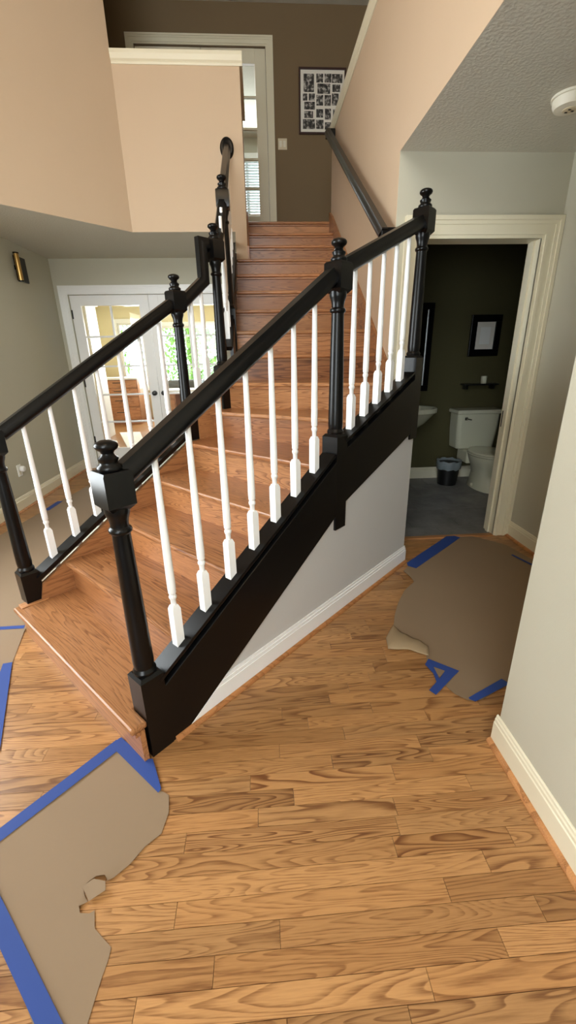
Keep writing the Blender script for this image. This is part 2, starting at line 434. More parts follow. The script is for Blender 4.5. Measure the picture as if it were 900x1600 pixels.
# baseboards with a moulded cap and an oak shoe moulding (profiles: offset, z)
def base_prof(h):
    return [(0, 0), (.013, 0), (.013, h * .74), (.010, h * .77), (.010, h * .86), (.007, h * .90), (.006, h * .97), (.003, h), (0, h)]
QR = [(0, 0), (.016, 0), (.0155, .006), (.012, .013), (.006, .0165), (0, .018)]
def run(prof, a, b, nx, ny, z=0.0):
    """extrude a wall profile from a to b (2D); n = outward normal"""
    return MB().prism(prof, lambda p: (a[0] + nx * p[0], a[1] + ny * p[0], z + p[1]), lambda p: (b[0] + nx * p[0], b[1] + ny * p[0], z + p[1]))
def baseboard(name, a, b, nx, ny, h=.128, shoe=True):
    o = struct(run(base_prof(h), a, b, nx, ny).obj(name, 'trim'))
    if shoe:
        s = run(QR, (a[0] + nx * .013, a[1] + ny * .013), (b[0] + nx * .013, b[1] + ny * .013), nx, ny).obj('shoe_moulding', 'trim_oak', o)
        s['label'] = 'narrow oak shoe moulding'
    return o
baseboard('baseboard_right', (XR, YF), (XR, 1.1425), -1, 0)
baseboard('baseboard_hall_front', (XR + .0005, 1.13), (1.97, 1.13), 0, 1)
baseboard('baseboard_hall_right', (1.97, 1.15), (1.97, YD - .001), -1, 0)
baseboard('baseboard_left', (XL, YF), (XL, YB), 1, 0, .14)
baseboard('baseboard_bath', (1.06, 4.70), (2.88, 4.70), 0, -1, .135, False)
# angled baseboard: its lower end is cut along the black stringer
bb = MB(); hb = .128
for (z0, z1, t) in ((0, .095, .013), (.095, .112, .010), (.112, hb, .006)):
    lo = lambda z: .152 + z / .605
    bb.prism([(lo(z0), z0), (UE + t, z0), (UE + t, z1), (lo(z1), z1)], lambda p, t=t: W(p[0], .012 - t, p[1]), lambda p: W(p[0], .0125, p[1]))
ba = struct(bb.obj('baseboard_stair', 'white'))
q = MB().prism(QR, lambda p: W(.10, -.001 - p[0], p[1]), lambda p: W(UE + .012, -.001 - p[0], p[1])).obj('shoe_moulding', 'trim_oak', ba)
baseboard('baseboard_stair_end', (ex, ey), (ex, YD), 1, 0, .128)

# ------------------------------------------------------------------ setting: door casings
def casing(name, x0, x1, z0, zt, y, w, ny, mat='trim', legs=True):
    mb = MB()
    for a, b, t in ((.0, .16, .012), (.16, .30, .020), (.30, .62, .016), (.62, .80, .022), (.80, 1.0, .030)):
        a *= w; b *= w; Y0, Y1 = y, y + ny * t
        f = XZ(Y0, Y1)
        mb.prism([(x0 - a, z0), (x0 - b, z0), (x0 - b, zt + b), (x0 - a, zt + a)], *f)
        mb.prism([(x1 + a, z0), (x1 + b, z0), (x1 + b, zt + b), (x1 + a, zt + a)], *f)
        mb.prism([(x0 - a, zt + a), (x0 - b, zt + b), (x1 + b, zt + b), (x1 + a, zt + a)], *f)
    return struct(mb.obj(name, mat))
casing('trim_1', DX0, DX1, 0, DZ, YD, .122, -1)
jb = MB().box(DX0 - .02, DX0, YD - .01, YD + .135, 0, DZ).box(DX1, DX1 + .02, YD - .01, YD + .135, 0, DZ).box(DX0 - .02, DX1 + .02, YD - .01, YD + .135, DZ, DZ + .02)
jb.box(DX1 - .012, DX1, YD + .05, YD + .09, 0, DZ).box(DX0, DX0 + .012, YD + .05, YD + .09, 0, DZ)
j = struct(jb.obj('trim_2', 'trim'))
MB().box(DX1 - .004, DX1 + .001, YD + .088, YD + .118, .86, .98).obj('strike_plate', 'dark', j)
casing('trim_3', FX0, FX1, 0, FZ, YB, .095, -1, 'white')
casing('trim_4', UX0, UX1, ZF2, UZ, 6.6, .088, -1)
# cap mouldings on the two half walls
CAPP = [(0, 0), (.008, 0), (.012, .012), (.010, .020), (.020, .030), (.026, .048), (.030, .062), (.030, .088), (0, .088)]
cap = MB(); x0, x1 = -1.135, -.035
cap.prism(CAPP, lambda p: (x0, YH - p[0], 3.735 + p[1]), lambda p: (x1, YH - p[0], 3.735 + p[1]))
cap.box(x0, x1, YH, YH + .14, 3.735, 3.823)
cap.box(-.17, x1, YH + .14, Y16 + .05, 3.735, 3.823)
struct(cap.obj('trim_5', 'trim'))
cap = MB().prism(CAPP, lambda p: (XP - p[0] * .8, YF, 3.60 + p[1]), lambda p: (XP - p[0] * .8, Y16 + .05, 3.60 + p[1]))
cap.box(XP, 1.03, YF, Y16 + .05, 3.66, 3.688)
struct(cap.obj('trim_6', 'trim'))

# ------------------------------------------------------------------ French doors
def glazed_leaf(name, x0, x1, z0, z1, y, cols, rows, stile, top, bot, mat, label, t=.042, mun=.022, knob=None, hinges=None):
    root = thing(name, label, 'door', ((x0 + x1) / 2, y + t / 2, z0)); root['kind'] = 'structure'
    L = lambda mb: MB().add([(a - (x0 + x1) / 2, b - y - t / 2, c - z0) for a, b, c in mb.v], mb.f)
    gx0, gx1, gz0, gz1 = x0 + stile, x1 - stile, z0 + bot, z1 - top
    L(MB().box(x0, gx0, y, y + t, z0, z1)).obj('stile', mat, root, bevel=.002)
    L(MB().box(gx1, x1, y, y + t, z0, z1)).obj('stile', mat, root, bevel=.002)
    L(MB().box(gx0, gx1, y, y + t, gz1, z1)).obj('top_rail', mat, root)
    L(MB().box(gx0, gx1, y, y + t, z0, gz0)).obj('bottom_rail', mat, root)
    cw = (gx1 - gx0) / cols; rh = (gz1 - gz0) / rows
    for i in range(1, cols): L(MB().box(gx0 + cw * i - mun / 2, gx0 + cw * i + mun / 2, y + .006, y + t - .006, gz0, gz1)).obj('muntin', mat, root)
    for j in range(1, rows): L(MB().box(gx0, gx1, y + .007, y + t - .007, gz0 + rh * j - mun / 2, gz0 + rh * j + mun / 2)).obj('muntin', mat, root)
    for i in range(cols):
        for j in range(rows):
            L(MB().box(gx0 + cw * i + mun / 2, gx0 + cw * (i + 1) - mun / 2, y + t / 2 - .002, y + t / 2 + .002, gz0 + rh * j + mun / 2, gz0 + rh * (j + 1) - mun / 2)).obj('glass_pane', 'glass', root)
    if knob:
        kx, kz, d = knob
        mb = MB()
        k2 = MB().lathe([(.032, 0), (.032, .006), (.012, .01), (.011, .03), (.022, .034), (.029, .045), (.027, .058), (.012, .064)], n=16)
        mb.add([(kx + a, y - c, kz + b) for a, b, c in k2.v], k2.f)
        h = L(mb).obj('door_knob', 'dark', root, 40)
    for hz in hinges or ():
        L(MB().box(x0 - .012, x0 + .012, y - .008, y + .004, hz - .05, hz + .05)).obj('hinge', 'dark', root)
    return root
FM = (FX0 + FX1) / 2
YDR = YB + .03
glazed_leaf('door_1', FX0 + .003, FM - .002, .01, FZ - .004, YDR, 2, 5, .118, .115, .25, 'white', 'left leaf of the white French doors, with dark round knob', knob=(FM - .06, .975, 1), hinges=(1.93, 1.12, .38))
glazed_leaf('door_2', FM + .002, FX1 - .003, .01, FZ - .004, YDR, 2, 5, .118, .115, .25, 'white', 'right leaf of the white French doors behind the newel posts', knob=(FM + .06, .975, 1))
UM = (UX0 + UX1) / 2
glazed_leaf('door_3', UX0 + .003, UM - .002, ZF2 + .01, UZ - .004, 6.63, 2, 5, .118, .115, .28, 'trim', 'left leaf of the upstairs glass doors, behind the half wall')
glazed_leaf('door_4', UM + .002, UX1 - .003, ZF2 + .01, UZ - .004, 6.63, 2, 5, .128, .14, .33, 'trim', 'right leaf of the upstairs glass doors beside the brown wall')

# ------------------------------------------------------------------ staircase
st = thing('staircase', 'oak staircase with angled lower flight turning to a straight upper flight', 'staircase', W(.5, .6, 0))
SO = Vector(st.location)
VL, VR = 1.165, .045           # side limits of the lower flight
XLs, XRs = -.17, XP - .02      # side limits of the upper flight
cornR = W((XRs - AX) / S2 + VR, VR)[:2]; cornL = W((XLs - AX) / S2 + VL, VL)[:2]
nos = {}   # nosing lines: (left, right)
nos[1] = (W(-.064, 1.21)[:2], W(-.064, .0)[:2])
nos[2] = (W(.220, VL)[:2], W(.220, VR)[:2])
nos[3] = (W(.514, VL)[:2], W(.514, VR)[:2])
nos[4] = (W(.804, VL)[:2], W(.800, VR)[:2])
nos[5] = (W(1.085, VL)[:2], W(1.118, VR)[:2])
nos[6] = (W(1.312, VL)[:2], W(1.525, VR)[:2])
nos[7] = (W(1.478, VL)[:2], (XRs, 2.60))
for k in range(8, 17):
    y = Y16 - (16 - k) * RUN
    nos[k] = ((XLs if k < 14 else -.06, y), (XRs, y))
def back(k, off):
    (a, b) = nos[k]; d = Vector((b[0] - a[0], b[1] - a[1])).normalized(); n = Vector((-d.y, d.x))
    a2 = (a[0] + n.x * off, a[1] + n.y * off); b2 = (b[0] + n.x * off, b[1] + n.y * off)
    return a2, b2
TH = .027
for k in range(1, 17):
    z = k * RISE
    a, b = nos[k]
    if k < 16: c, d = back(k + 1, .045)
    else: c, d = ((-.06, 5.63), (XRs, 5.63))
    poly = [a, b]
    if k == 6: poly.append(cornR)
    poly += [d, c]
    if k == 7: poly.append(cornL)
    if k == 1:
        poly = [a, b, W(0, 0)[:2], W(.0, .09)[:2], W(.27, .09)[:2], W(.27, 1.165)[:2], W(.09, 1.165)[:2], W(.09, 1.21)[:2]]
    ang = math.atan2(b[1] - a[1], b[0] - a[0]); ca, sa = math.cos(-ang), math.sin(-ang)
    loc = lambda p: ((p[0] - a[0]) * ca - (p[1] - a[1]) * sa, (p[0] - a[0]) * sa + (p[1] - a[1]) * ca)
    MB().slab([loc(p) for p in poly], -TH, 0).obj('tread', 'stair_oak', st, bevel=.009, loc=(a[0] - SO.x, a[1] - SO.y, z), rotz=ang)
    # riser under this nosing
    e, f = back(k, .030); g, h = back(k, .050)
    if k == 1: f, h = W(-.034, .0)[:2], W(-.014, .0)[:2]; e, g = W(-.034, 1.19)[:2], W(-.014, 1.19)[:2]
    MB().slab([loc(p) for p in (e, f, h, g)], -RISE - (.006 if k > 1 else .0), -TH + .0005).obj('riser', 'stair_oak', st, loc=(a[0] - SO.x, a[1] - SO.y, z), rotz=ang)
    # small scotia moulding below the nosing
    e, f = back(k, .016); g, h = back(k, .031)
    if k == 1: f, h = W(-.05, .0)[:2], W(-.033, .0)[:2]
    MB().slab([loc(p) for p in (e, f, h, g)], -TH - .014, -TH + .0005).obj('cove_moulding', 'stair_oak', st, loc=(a[0] - SO.x, a[1] - SO.y, z), rotz=ang)
def stpart(mb, name, mat, ang=0.0, bevel=0, org=None):
    """a staircase part with its own grain direction"""
    org = org or mb.v[0]; ca, sa = math.cos(-ang), math.sin(-ang)
    m2 = MB().add([((p[0] - org[0]) * ca - (p[1] - org[1]) * sa, (p[0] - org[0]) * sa + (p[1] - org[1]) * ca, p[2] - org[2]) for p in mb.v], mb.f)
    return m2.obj(name, mat, st, bevel=bevel, loc=(org[0] - SO.x, org[1] - SO.y, org[2] - SO.z), rotz=ang)
stpart(MB().slab([W(-.035, 1.155)[:2], W(-.035, 1.212)[:2], W(.10, 1.212)[:2], W(.10, 1.155)[:2]], RISE - .001, RISE + .006), 'newel_plate', 'stair_oak', math.pi / 4, .002)
zsh = lambda u: .348 + .588 * (u - .1945)      # top of the shoe rail, lower flight
zsh2 = lambda u: 1.010 + .414 * (u - 1.34)     # top of the shoe rail, outer winders
zsl = lambda u: 1.075 + .75 * (u - 1.2)        # left winder curb
# left oak skirt, lower flight and winders
for pts_ in ([(.06, .15), (.09, zsh(.09) - .02), (1.129, zsh(1.129) - .02), (1.129, .55), (.2, .1)], [(1.221, .60), (1.221, zsl(1.221) - .02), (1.43, zsl(1.43) - .02), (1.43, .85)]):
    stpart(MB().prism(pts_, lambda p: W(p[0], VL, p[1]), lambda p: W(p[0], VL + .03, p[1])), 'skirt_board', 'stair_oak', math.pi / 4)
# right wall skirt beside the upper flight
nl = lambda y: 16 * RISE + (y - Y16) * RISE / RUN
stpart(MB().prism([(YD, 1.1), (YD, nl(YD) + .10), (5.40, nl(5.40) + .10), (5.56, ZF2 + .09), (5.56, 2.4), (4.0, 1.5), (3.3, 1.1)],
       lambda p: (XRs, p[0], p[1]), lambda p: (XP, p[0], p[1])), 'skirt_board', 'stair_oak', R90)
# left wall skirt beside the top steps, and the open side lower down
stpart(MB().prism([(YH + .001, 2.25), (YH + .001, nl(YH) + .10), (5.40, nl(5.40) + .10), (5.55, ZF2 + .09), (5.55, 2.55)],
       lambda p: (-.0595, p[0], p[1]), lambda p: (-.045, p[0], p[1])), 'skirt_board', 'stair_oak', R90)
stpart(MB().prism([(3.14, 1.236), (3.14, nl(3.14) + .12), (YH - .002, nl(YH) + .04), (YH - .002, 2.0), (3.3, 1.236)],
       lambda p: (XLs - .022, p[0], p[1]), lambda p: (XLs, p[0], p[1])), 'skirt_board', 'black', R90)
# painted outer stringers (right)
e = .0
stpart(MB().prism([(.085, 0), (.152, 0), (1.165, zlow(1.165)), (1.165, zsh(1.165) - .012), (.085, zsh(.085) - .012)],
       lambda p: W(p[0], 0, p[1]), lambda p: W(p[0], .05, p[1])), 'stringer', 'black', math.pi / 4, .003)
stpart(MB().prism([(1.245, zlow2(1.245)), (1.965, zlow2(1.965)), (1.965, zsh2(1.965) - .012), (1.245, zsh2(1.245) - .012)],
       lambda p: W(p[0], 0, p[1]), lambda p: W(p[0], .05, p[1])), 'stringer', 'black', math.pi / 4, .003)

# ------------------------------------------------------------------ railings
HR = [(-.019, -.036), (.019, -.036), (.021, -.022), (.027, -.014), (.0325, -.004), (.0335, .008), (.029, .020), (.018, .030), (.006, .034), (-.006, .034), (-.018, .030), (-.029, .020), (-.0335, .008), (-.0325, -.004), (-.027, -.014), (-.021, -.022)]
SHOE = [(-.034, -.030), (.034, -.030), (.034, -.018), (.029, -.012), (.029, -.006), (.024, 0), (-.024, 0), (-.029, -.006), (-.029, -.012), (-.034, -.018)]
SHOEL = [(-.060, -.034), (.034, -.034), (.034, -.018), (.029, -.012), (.029, -.006), (.024, 0), (-.024, 0), (-.027, -.006), (-.056, -.007), (-.060, -.011)]
SHOER = [(-.0465, -.034), (.034, -.034), (.034, -.018), (.029, -.012), (.029, -.006), (.024, 0), (-.024, 0), (-.029, -.007), (-.037, -.008), (-.040, -.014), (-.0445, -.017), (-.0465, -.022)]
FIL = [(-.0155, -.004), (.0155, -.004), (.0155, .007), (-.0155, .007)]
def newel(parent, xy, zbot, zb, rot, org, label=None):
    """newel post; zb = top of the square base, finial tip at zb+.83"""
    c = (xy[0] - org[0], xy[1] - org[1])
    mb = MB().squares([(.0455, zbot), (.0455, zb - .012), (.036, zb)], *c, rot)
    mb.lathe([(.036, zb - .004), (.040, zb + .004), (.041, zb + .012), (.037, zb + .019), (.034, zb + .024), (.0355, zb + .034), (.0365, zb + .05), (.0355, zb + .12), (.033, zb + .30), (.0295, zb + .48), (.0285, zb + .535), (.029, zb + .540), (.035, zb + .546), (.0365, zb + .553), (.034, zb + .559), (.0285, zb + .564), (.028, zb + .574), (.031, zb + .590), (.036, zb + .603), (.0385, zb + .612), (.0385, zb + .628)], *c, 20)
    mb.squares([(.030, zb + .620), (.0455, zb + .637), (.0455, zb + .735), (.040, zb + .743)], *c, rot)
    p = mb.obj('newel_post', 'black', parent, 35)
    p.location.z = -org[2]
    if label: p['label'] = label
    f = MB().lathe([(.030, zb + .740), (.034, zb + .744), (.037, zb + .751), (.035, zb + .758), (.027, zb + .763), (.0255, zb + .768), (.029, zb + .775), (.030, zb + .780), (.021, zb + .787), (.0175, zb + .794), (.021, zb + .801), (.030, zb + .807), (.034, zb + .814), (.0335, zb + .821), (.028, zb + .827), (.016, zb + .832), (.001, zb + .834)], *c, 20)
    f.obj('finial', 'black', p, 50)
    return p
BAL_SQ = [(.0168, -.03), (.0168, .188), (.0112, .203)]
def bal_mesh(length):
    mb = MB().squares(BAL_SQ, 0, 0, 0)
    L = length
    mb.lathe([(.0105, .199), (.0100, .206), (.0104, .226), (.0128, .230), (.0145, .235), (.0145, .241), (.0122, .245), (.0114, .249), (.0142, .253), (.0148, .258), (.0142, .263), (.0152, .268), (.0152, .30), (.0140, .44), (.0118, .60), (.0100, L)], 0, 0, 12)
    return mb.mesh('baluster', 'white', 40)
BALM = bal_mesh(.76)
def rel(p, org): return (p[0] - org[0], p[1] - org[1], p[2] - org[2])
def relp(path, org): return [rel(p, org) for p in path]
sideV = (-S2, S2, 0)
ra = lambda u: 1.079 + .602 * (u - .10)
rb = lambda u: 1.792 + .412 * (u - 1.3163)

def add_balusters(parent, pts, org, rot):
    for (x, y, z) in pts:
        link('baluster', BALM, parent, loc=rel((x, y, z), org), rotz=rot)
def fillets(parent, us, fz, v, org, u0, u1):
    edges = [u0] + [e for u in us for e in (u - .017, u + .017)] + [u1]
    for a, b in zip(edges[0::2], edges[1::2]):
        if b - a > .01: MB().sweep(FIL, relp([W(a, v, fz(a)), W(b, v, fz(b))], org), sideV).obj('fillet', 'black', parent)

org = W(.045, .045, 0)
rr = thing('stair_railing', 'black and white railing on the open right side of the stairs, nearest the viewer', 'railing', org)
VC = .045
newel(rr, W(.045, VC)[:2], 0.0, .349, math.pi / 4, org)
newel(rr, W(1.205, VC)[:2], .5365, 1.036, math.pi / 4, org)
newel(rr, W(2.002, VC)[:2], .893, 1.389, math.pi / 4, org)
MB().sweep(HR, relp([W(.088, VC, ra(.088)), W(1.162, VC, ra(1.162))], org), sideV).obj('handrail', 'black', rr, 30)
MB().sweep(HR, relp([W(1.248, VC, rb(1.248)), W(1.960, VC, rb(1.960))], org), sideV).obj('handrail', 'black', rr, 30)
MB().sweep(SHOER, relp([W(.088, VC, zsh(.088)), W(1.162, VC, zsh(1.162))], org), sideV).obj('shoe_rail', 'black', rr)
MB().sweep(SHOER, relp([W(1.248, VC, zsh2(1.248)), W(1.960, VC, zsh2(1.960))], org), sideV).obj('shoe_rail', 'black', rr)
us = [.1945 + .1402 * i for i in range(7)]; us2 = [1.340 + .1270 * i for i in range(5)]
add_balusters(rr, [W(u, VC, zsh(u)) for u in us], org, math.pi / 4)
add_balusters(rr, [W(u, VC, zsh2(u)) for u in us2], org, math.pi / 4)
fillets(rr, us, zsh, VC, org, .09, 1.16); fillets(rr, us2, zsh2, VC, org, 1.25, 1.957)

VLc = 1.222
org2 = W(.045, VLc, 0)
rl = thing('stair_railing', 'black and white railing on the far left side of the stairs, with five newel bends up to the half wall', 'railing', org2)
rl['label'] = 'black and white railing on the left side of the stairs, rising to the half wall'
L3 = (-.25, 3.09); L4 = (-.205, 3.55)
newel(rl, W(.045, VLc)[:2], .176, .355, math.pi / 4, org2)
newel(rl, W(1.175, VLc)[:2], .884, 1.040, math.pi / 4, org2)
newel(rl, L3, 1.06, 1.352, math.pi / 4, org2)
newel(rl, L4, 1.42, 1.755, 0, org2)
MB().sweep(HR, relp([W(.088, VLc, ra(.088)), W(1.132, VLc, ra(1.132))], org2), sideV).obj('handrail', 'black', rl, 30)
MB().sweep(HR, relp([W(1.218, VLc, 1.715), W(1.405, VLc, 1.858), W(1.405, VLc, 2.062), W(1.475, VLc, 2.062)], org2), sideV).obj('gooseneck_handrail', 'black', rl, 30)
zs3 = lambda u: zsl(u)
MB().sweep(SHOEL, relp([W(.088, VLc, zsh(.088)), W(1.132, VLc, zsh(1.132))], org2), sideV).obj('shoe_rail', 'black', rl)
MB().sweep(SHOEL, relp([W(1.218, VLc, zs3(1.218)), W(1.435, VLc, zs3(1.435))], org2), sideV).obj('shoe_rail', 'black', rl)
usl = [.192 + .1400 * i for i in range(7)]
add_balusters(rl, [W(u, VLc, zsh(u)) for u in usl], org2, math.pi / 4); fillets(rl, usl, zsh, VLc, org2, .09, 1.13)
BAL2 = bal_mesh(.62)
for u in (1.285, 1.370): link('baluster', BAL2, rl, loc=rel(W(u, VLc, zs3(u)), org2), rotz=math.pi / 4)
sx = (1, 0, 0); sxm = (-1, 0, 0)
def zshu(y): return nl(y) + .10
def zrail(y): return 2.475 + (y - L4[1]) * .605
MB().sweep(HR, relp([(-.232, L3[1] + .044, 2.075), (-.210, L4[1] - .044, 2.40)], org2), sxm).obj('handrail', 'black', rl, 30)
MB().sweep(HR, relp([(L4[0], L4[1] + .044, zrail(L4[1] + .044)), (L4[0], YH - .022, zrail(YH - .022))], org2), sxm).obj('handrail', 'black', rl, 30)
ro = MB(); k2 = MB().lathe([(.062, 0), (.062, .010), (.052, .018), (.048, .022)], n=24)
zr = zrail(YH) - .005
ro.add([(L4[0] + a - org2[0], YH - c - org2[1], zr + b * 1.35 - org2[2]) for a, b, c in k2.v], k2.f)
ro.obj('wall_rosette', 'black', rl, 40)
MB().sweep(SHOE, relp([(L4[0] - .004, L3[1] + .044, zshu(L3[1] + .044)), (L4[0] - .004, L4[1] - .046, zshu(L4[1] - .046))], org2), sxm).obj('shoe_rail', 'black', rl)
MB().sweep(SHOE, relp([(L4[0] - .004, L4[1] + .046, zshu(L4[1] + .046)), (L4[0] - .004, YH - .001, zshu(YH - .001))], org2), sxm).obj('shoe_rail', 'black', rl)
ys = [3.22, 3.36] + [L4[1] + .14 + .143 * i for i in range(7)]
add_balusters(rl, [(L4[0] - .004, y, zshu(y)) for y in ys], org2, 0)

# handrail on the right wall
hx = .812
wh = thing('wall_handrail', 'black handrail fixed along the beige wall of the upper flight', 'handrail', (hx, 4.2, 2.85))
og = tuple(wh.location)
z0h, z1h = 2.105, 3.555
MB().sweep(HR, relp([(hx, 2.985, z0h - .01), (hx, 5.36, z1h)], og), sxm).obj('rail', 'black', wh, 30)
HR2 = [(-.03, -.03), (.03, -.03), (.03, .03), (-.03, .03)]
MB().box(hx - .02 - og[0], XP - og[0], 2.972 - og[1], 3.035 - og[1], z0h - .045 - og[2], z0h + .03 - og[2]).obj('rail_return', 'black', wh, bevel=.006)
MB().box(hx - .02 - og[0], XP - og[0], 5.34 - og[1], 5.40 - og[1], z1h - .045 - og[2], z1h + .03 - og[2]).obj('rail_return', 'black', wh, bevel=.006)
for y in (3.4, 4.3, 5.15):
    z = z0h + (y - 2.985) * .613
    MB().tube(relp([(XP - .004, y, z - .075), (XP - .03, y, z - .078), (hx + .01, y, z - .06), (hx, y, z - .034)], og), .007, 8).obj('bracket', 'dark', wh, 40)

# ------------------------------------------------------------------ paper and tape on the floor
def sheet(name, poly, z, mat, label, cat, wav=.004, parent=None, bumps=(), t=.0007):
    bm = bmesh.new()
    cx = sum(p[0] for p in poly) / len(poly); cy = sum(p[1] for p in poly) / len(poly)
    vs = [bm.verts.new((p[0] - cx, p[1] - cy, 0)) for p in poly]
    es = [bm.edges.new((vs[i], vs[(i + 1) % len(vs)])) for i in range(len(vs))]
    bmesh.ops.triangle_fill(bm, use_beauty=True, edges=es)
    for _ in range(4):
        long_e = [e for e in bm.edges if e.calc_length() > .10]
        if not long_e: break
        bmesh.ops.subdivide_edges(bm, edges=long_e, cuts=1)
        bmesh.ops.triangulate(bm, faces=bm.faces)
        bmesh.ops.beautify_fill(bm, faces=bm.faces, edges=bm.edges)
    for v in bm.verts:
        X, Y = v.co.x + cx, v.co.y + cy
        h = (math.sin(X * 9 + Y * 4) * math.sin(Y * 11 - X * 3) * .5 + .5) * wav
        for (bx, by, r, hh) in bumps:
            d = math.hypot(X - bx, Y - by)
            if d < r: h += hh * (1 - d / r) ** 2
        v.co.z = h
    bmesh.ops.recalc_face_normals(bm, faces=bm.faces)
    if sum(f.normal.z for f in bm.faces) < 0: bmesh.ops.reverse_faces(bm, faces=bm.faces)
    me = bpy.data.meshes.new(name); bm.to_mesh(me); bm.free(); me.materials.append(M[mat])
    for p in me.polygons: p.use_smooth = True
    o = link(name, me, loc=(cx, cy, z))
    s = o.modifiers.new('thickness', 'SOLIDIFY'); s.thickness = t; s.offset = 1
    s = o.modifiers.new('sharp_rim', 'EDGE_SPLIT'); s.split_angle = .6
    if label: tag(o, label, cat)
    return o
p1 = [(-.925, .885), (-.61, 1.235), (-.394, 1.037), (-.366, 1.021), (-.355, .963), (-.365, .898), (-.407, .864), (-.438, .82), (-.477, .787), (-.49, .779), (-.503, .793), (-.528, .795), (-.545, .783), (-.556, .770), (-.540, .745), (-.530, .735), (-.549, .725), (-.54, .709), (-.516, .708), (-.504, .714), (-.490, .675), (-.434, .634), (-.434, .61), (-.439, .577), (-.442, .542), (-.445, .50), (-.45, .44), (-.46, .40)]
P1 = sheet('kraft_paper', p1, .0012, 'paper', 'torn brown kraft paper in the left foreground below the first step', 'paper', .004, bumps=((-.50, .785, .03, .012), (-.545, .717, .022, .012)))
flap = sheet('torn_flap', [(-.556, .768), (-.53, .785), (-.492, .772), (-.486, .752), (-.525, .732)], .009, 'paper', None, None, .003, bumps=((-.49, .765, .04, .012),))
flap.parent = P1; flap.location = flap.location - P1.location
p2 = [(-2.29, 3.40), (-2.19, 4.1), (-2.06, 5.05), (-1.95, 5.74), (-1.0, 5.74), (-1.02, 3.30), (-1.335, 2.15), (-1.355, 2.03), (-1.279, 1.763), (-1.35, 1.70), (-1.75, 1.95)]
sheet('kraft_paper', p2, .0012, 'paper', 'brown kraft paper covering the floor left of the stairs towards the French doors', 'paper', .003)
p3 = [(1.56, 3.0), (1.66, 2.995), (1.85, 2.80), (1.94, 2.35), (1.95, 1.25), (1.15, 1.25), (1.087, 1.40), (1.036, 1.405), (.898, 1.334), (.841, 1.329), (.825, 1.335), (.797, 1.374), (.781, 1.41), (.753, 1.594), (.768, 1.63), (.70, 1.79), (.677, 1.872), (.718, 1.982), (.777, 2.101), (.858, 2.231), (.954, 2.327), (.947, 2.375), (.931, 2.476), (.973, 2.524), (1.0, 2.55)]
P3 = sheet('kraft_paper', p3, .0012, 'paper', 'brown kraft paper on the hall floor in front of the bathroom door', 'paper', .006, bumps=((.94, 2.40, .06, .02), (.83, 1.34, .05, .012)))
# curled corner of the hall paper: bends up and over, showing its paler back
inn = [(.678, 1.873), (.700, 1.815), (.735, 1.775), (.775, 1.735), (.800, 1.690)]
out_ = [(.668, 1.868), (.606, 1.775), (.592, 1.688), (.690, 1.672), (.772, 1.616)]
cb = MB(); n1, n2 = 16, 8; vsx = []
def pick(l, t):
    f = t * (len(l) - 1); i = min(int(f), len(l) - 2); f -= i
    return Vector(l[i]) * (1 - f) + Vector(l[i + 1]) * f
for i in range(n1 + 1):
    for j in range(n2 + 1):
        t, s = i / n1, j / n2; q = pick(inn, t).lerp(pick(out_, t), s)
        vsx.append((q.x - P3.location.x, q.y - P3.location.y, .0095 + .016 * math.sin(math.pi * s) * math.sin(math.pi * (.1 + .8 * t)) + .012 * s * max(0, t - .7) + .002 * math.sin(t * 19)))
cb.add(vsx, [(i * (n2 + 1) + j, i * (n2 + 1) + j + 1, (i + 1) * (n2 + 1) + j + 1, (i + 1) * (n2 + 1) + j) for i in range(n1) for j in range(n2)])
co = cb.obj('curled_corner', 'paper_under', P3, 60)
m_ = co.modifiers.new('thickness', 'SOLIDIFY'); m_.thickness = .0008
co['label'] = 'curled corner showing the paler back'
def tape(poly, z, label):
    return sheet('masking_tape', poly, z, 'tape', label, 'tape', .0012, t=.0005)
ZT = .0068
tape([(-.94, .868), (-.925, .905), (-.615, 1.258), (-.598, 1.240), (-.597, 1.206), (-.905, .862)], ZT, 'blue tape strip along the upper left edge of the foreground kraft paper')
tape([(-.615, 1.252), (-.599, 1.267), (-.482, 1.163), (-.452, 1.160), (-.432, 1.119), (-.396, 1.042), (-.403, 1.028), (-.606, 1.212)], ZT + .0014, 'blue tape strip against the foot of the first step')
tape([(-.93, .852), (-.726, .660), (-.55, .50), (-.49, .445), (-.43, .445), (-.503, .512), (-.78, .767), (-.91, .888)], ZT, 'wide blue tape strip at the bottom left corner of the picture')
tape([(-1.279, 1.763), (-1.049, 1.245), (-1.12, 1.245), (-1.241, 1.51), (-1.319, 1.755)], .005, 'blue tape strip at the left edge beside the first step')
tape([(-1.60, 2.072), (-1.376, 2.074), (-1.368, 2.044), (-1.60, 2.044)], .005, 'short blue tape strip behind the left end of the first step')
tape([(-2.20, 4.05), (-2.145, 4.05), (-2.13, 4.33), (-2.185, 4.33)], .005, 'blue tape strip by the left wall, seen between white balusters')
tape([(1.53, 3.0), (1.56, 2.965), (1.03, 2.50), (.985, 2.541), (.993, 2.584), (1.46, 3.0)], .0085, 'long blue tape strip on the hall paper towards the bathroom door')
tape([(.734, 1.562), (.764, 1.597), (.80, 1.566), (.768, 1.542), (.764, 1.464), (.742, 1.436), (.75, 1.50)], .0085, 'left stroke of the triangular blue tape knot at the hall paper edge')
tape([(.764, 1.597), (.874, 1.504), (.85, 1.484), (.812, 1.509), (.768, 1.542)], .0100, 'top stroke of the triangular blue tape knot at the hall paper edge')
tape([(.874, 1.504), (.709, 1.37), (.690, 1.399), (.764, 1.464), (.812, 1.512)], .0115, 'right stroke of the triangular blue tape knot at the hall paper edge')
tape([(.837, 1.343), (1.042, 1.440), (1.063, 1.408), (.861, 1.322)], .0085, 'short blue tape strip at the near edge of the hall paper')
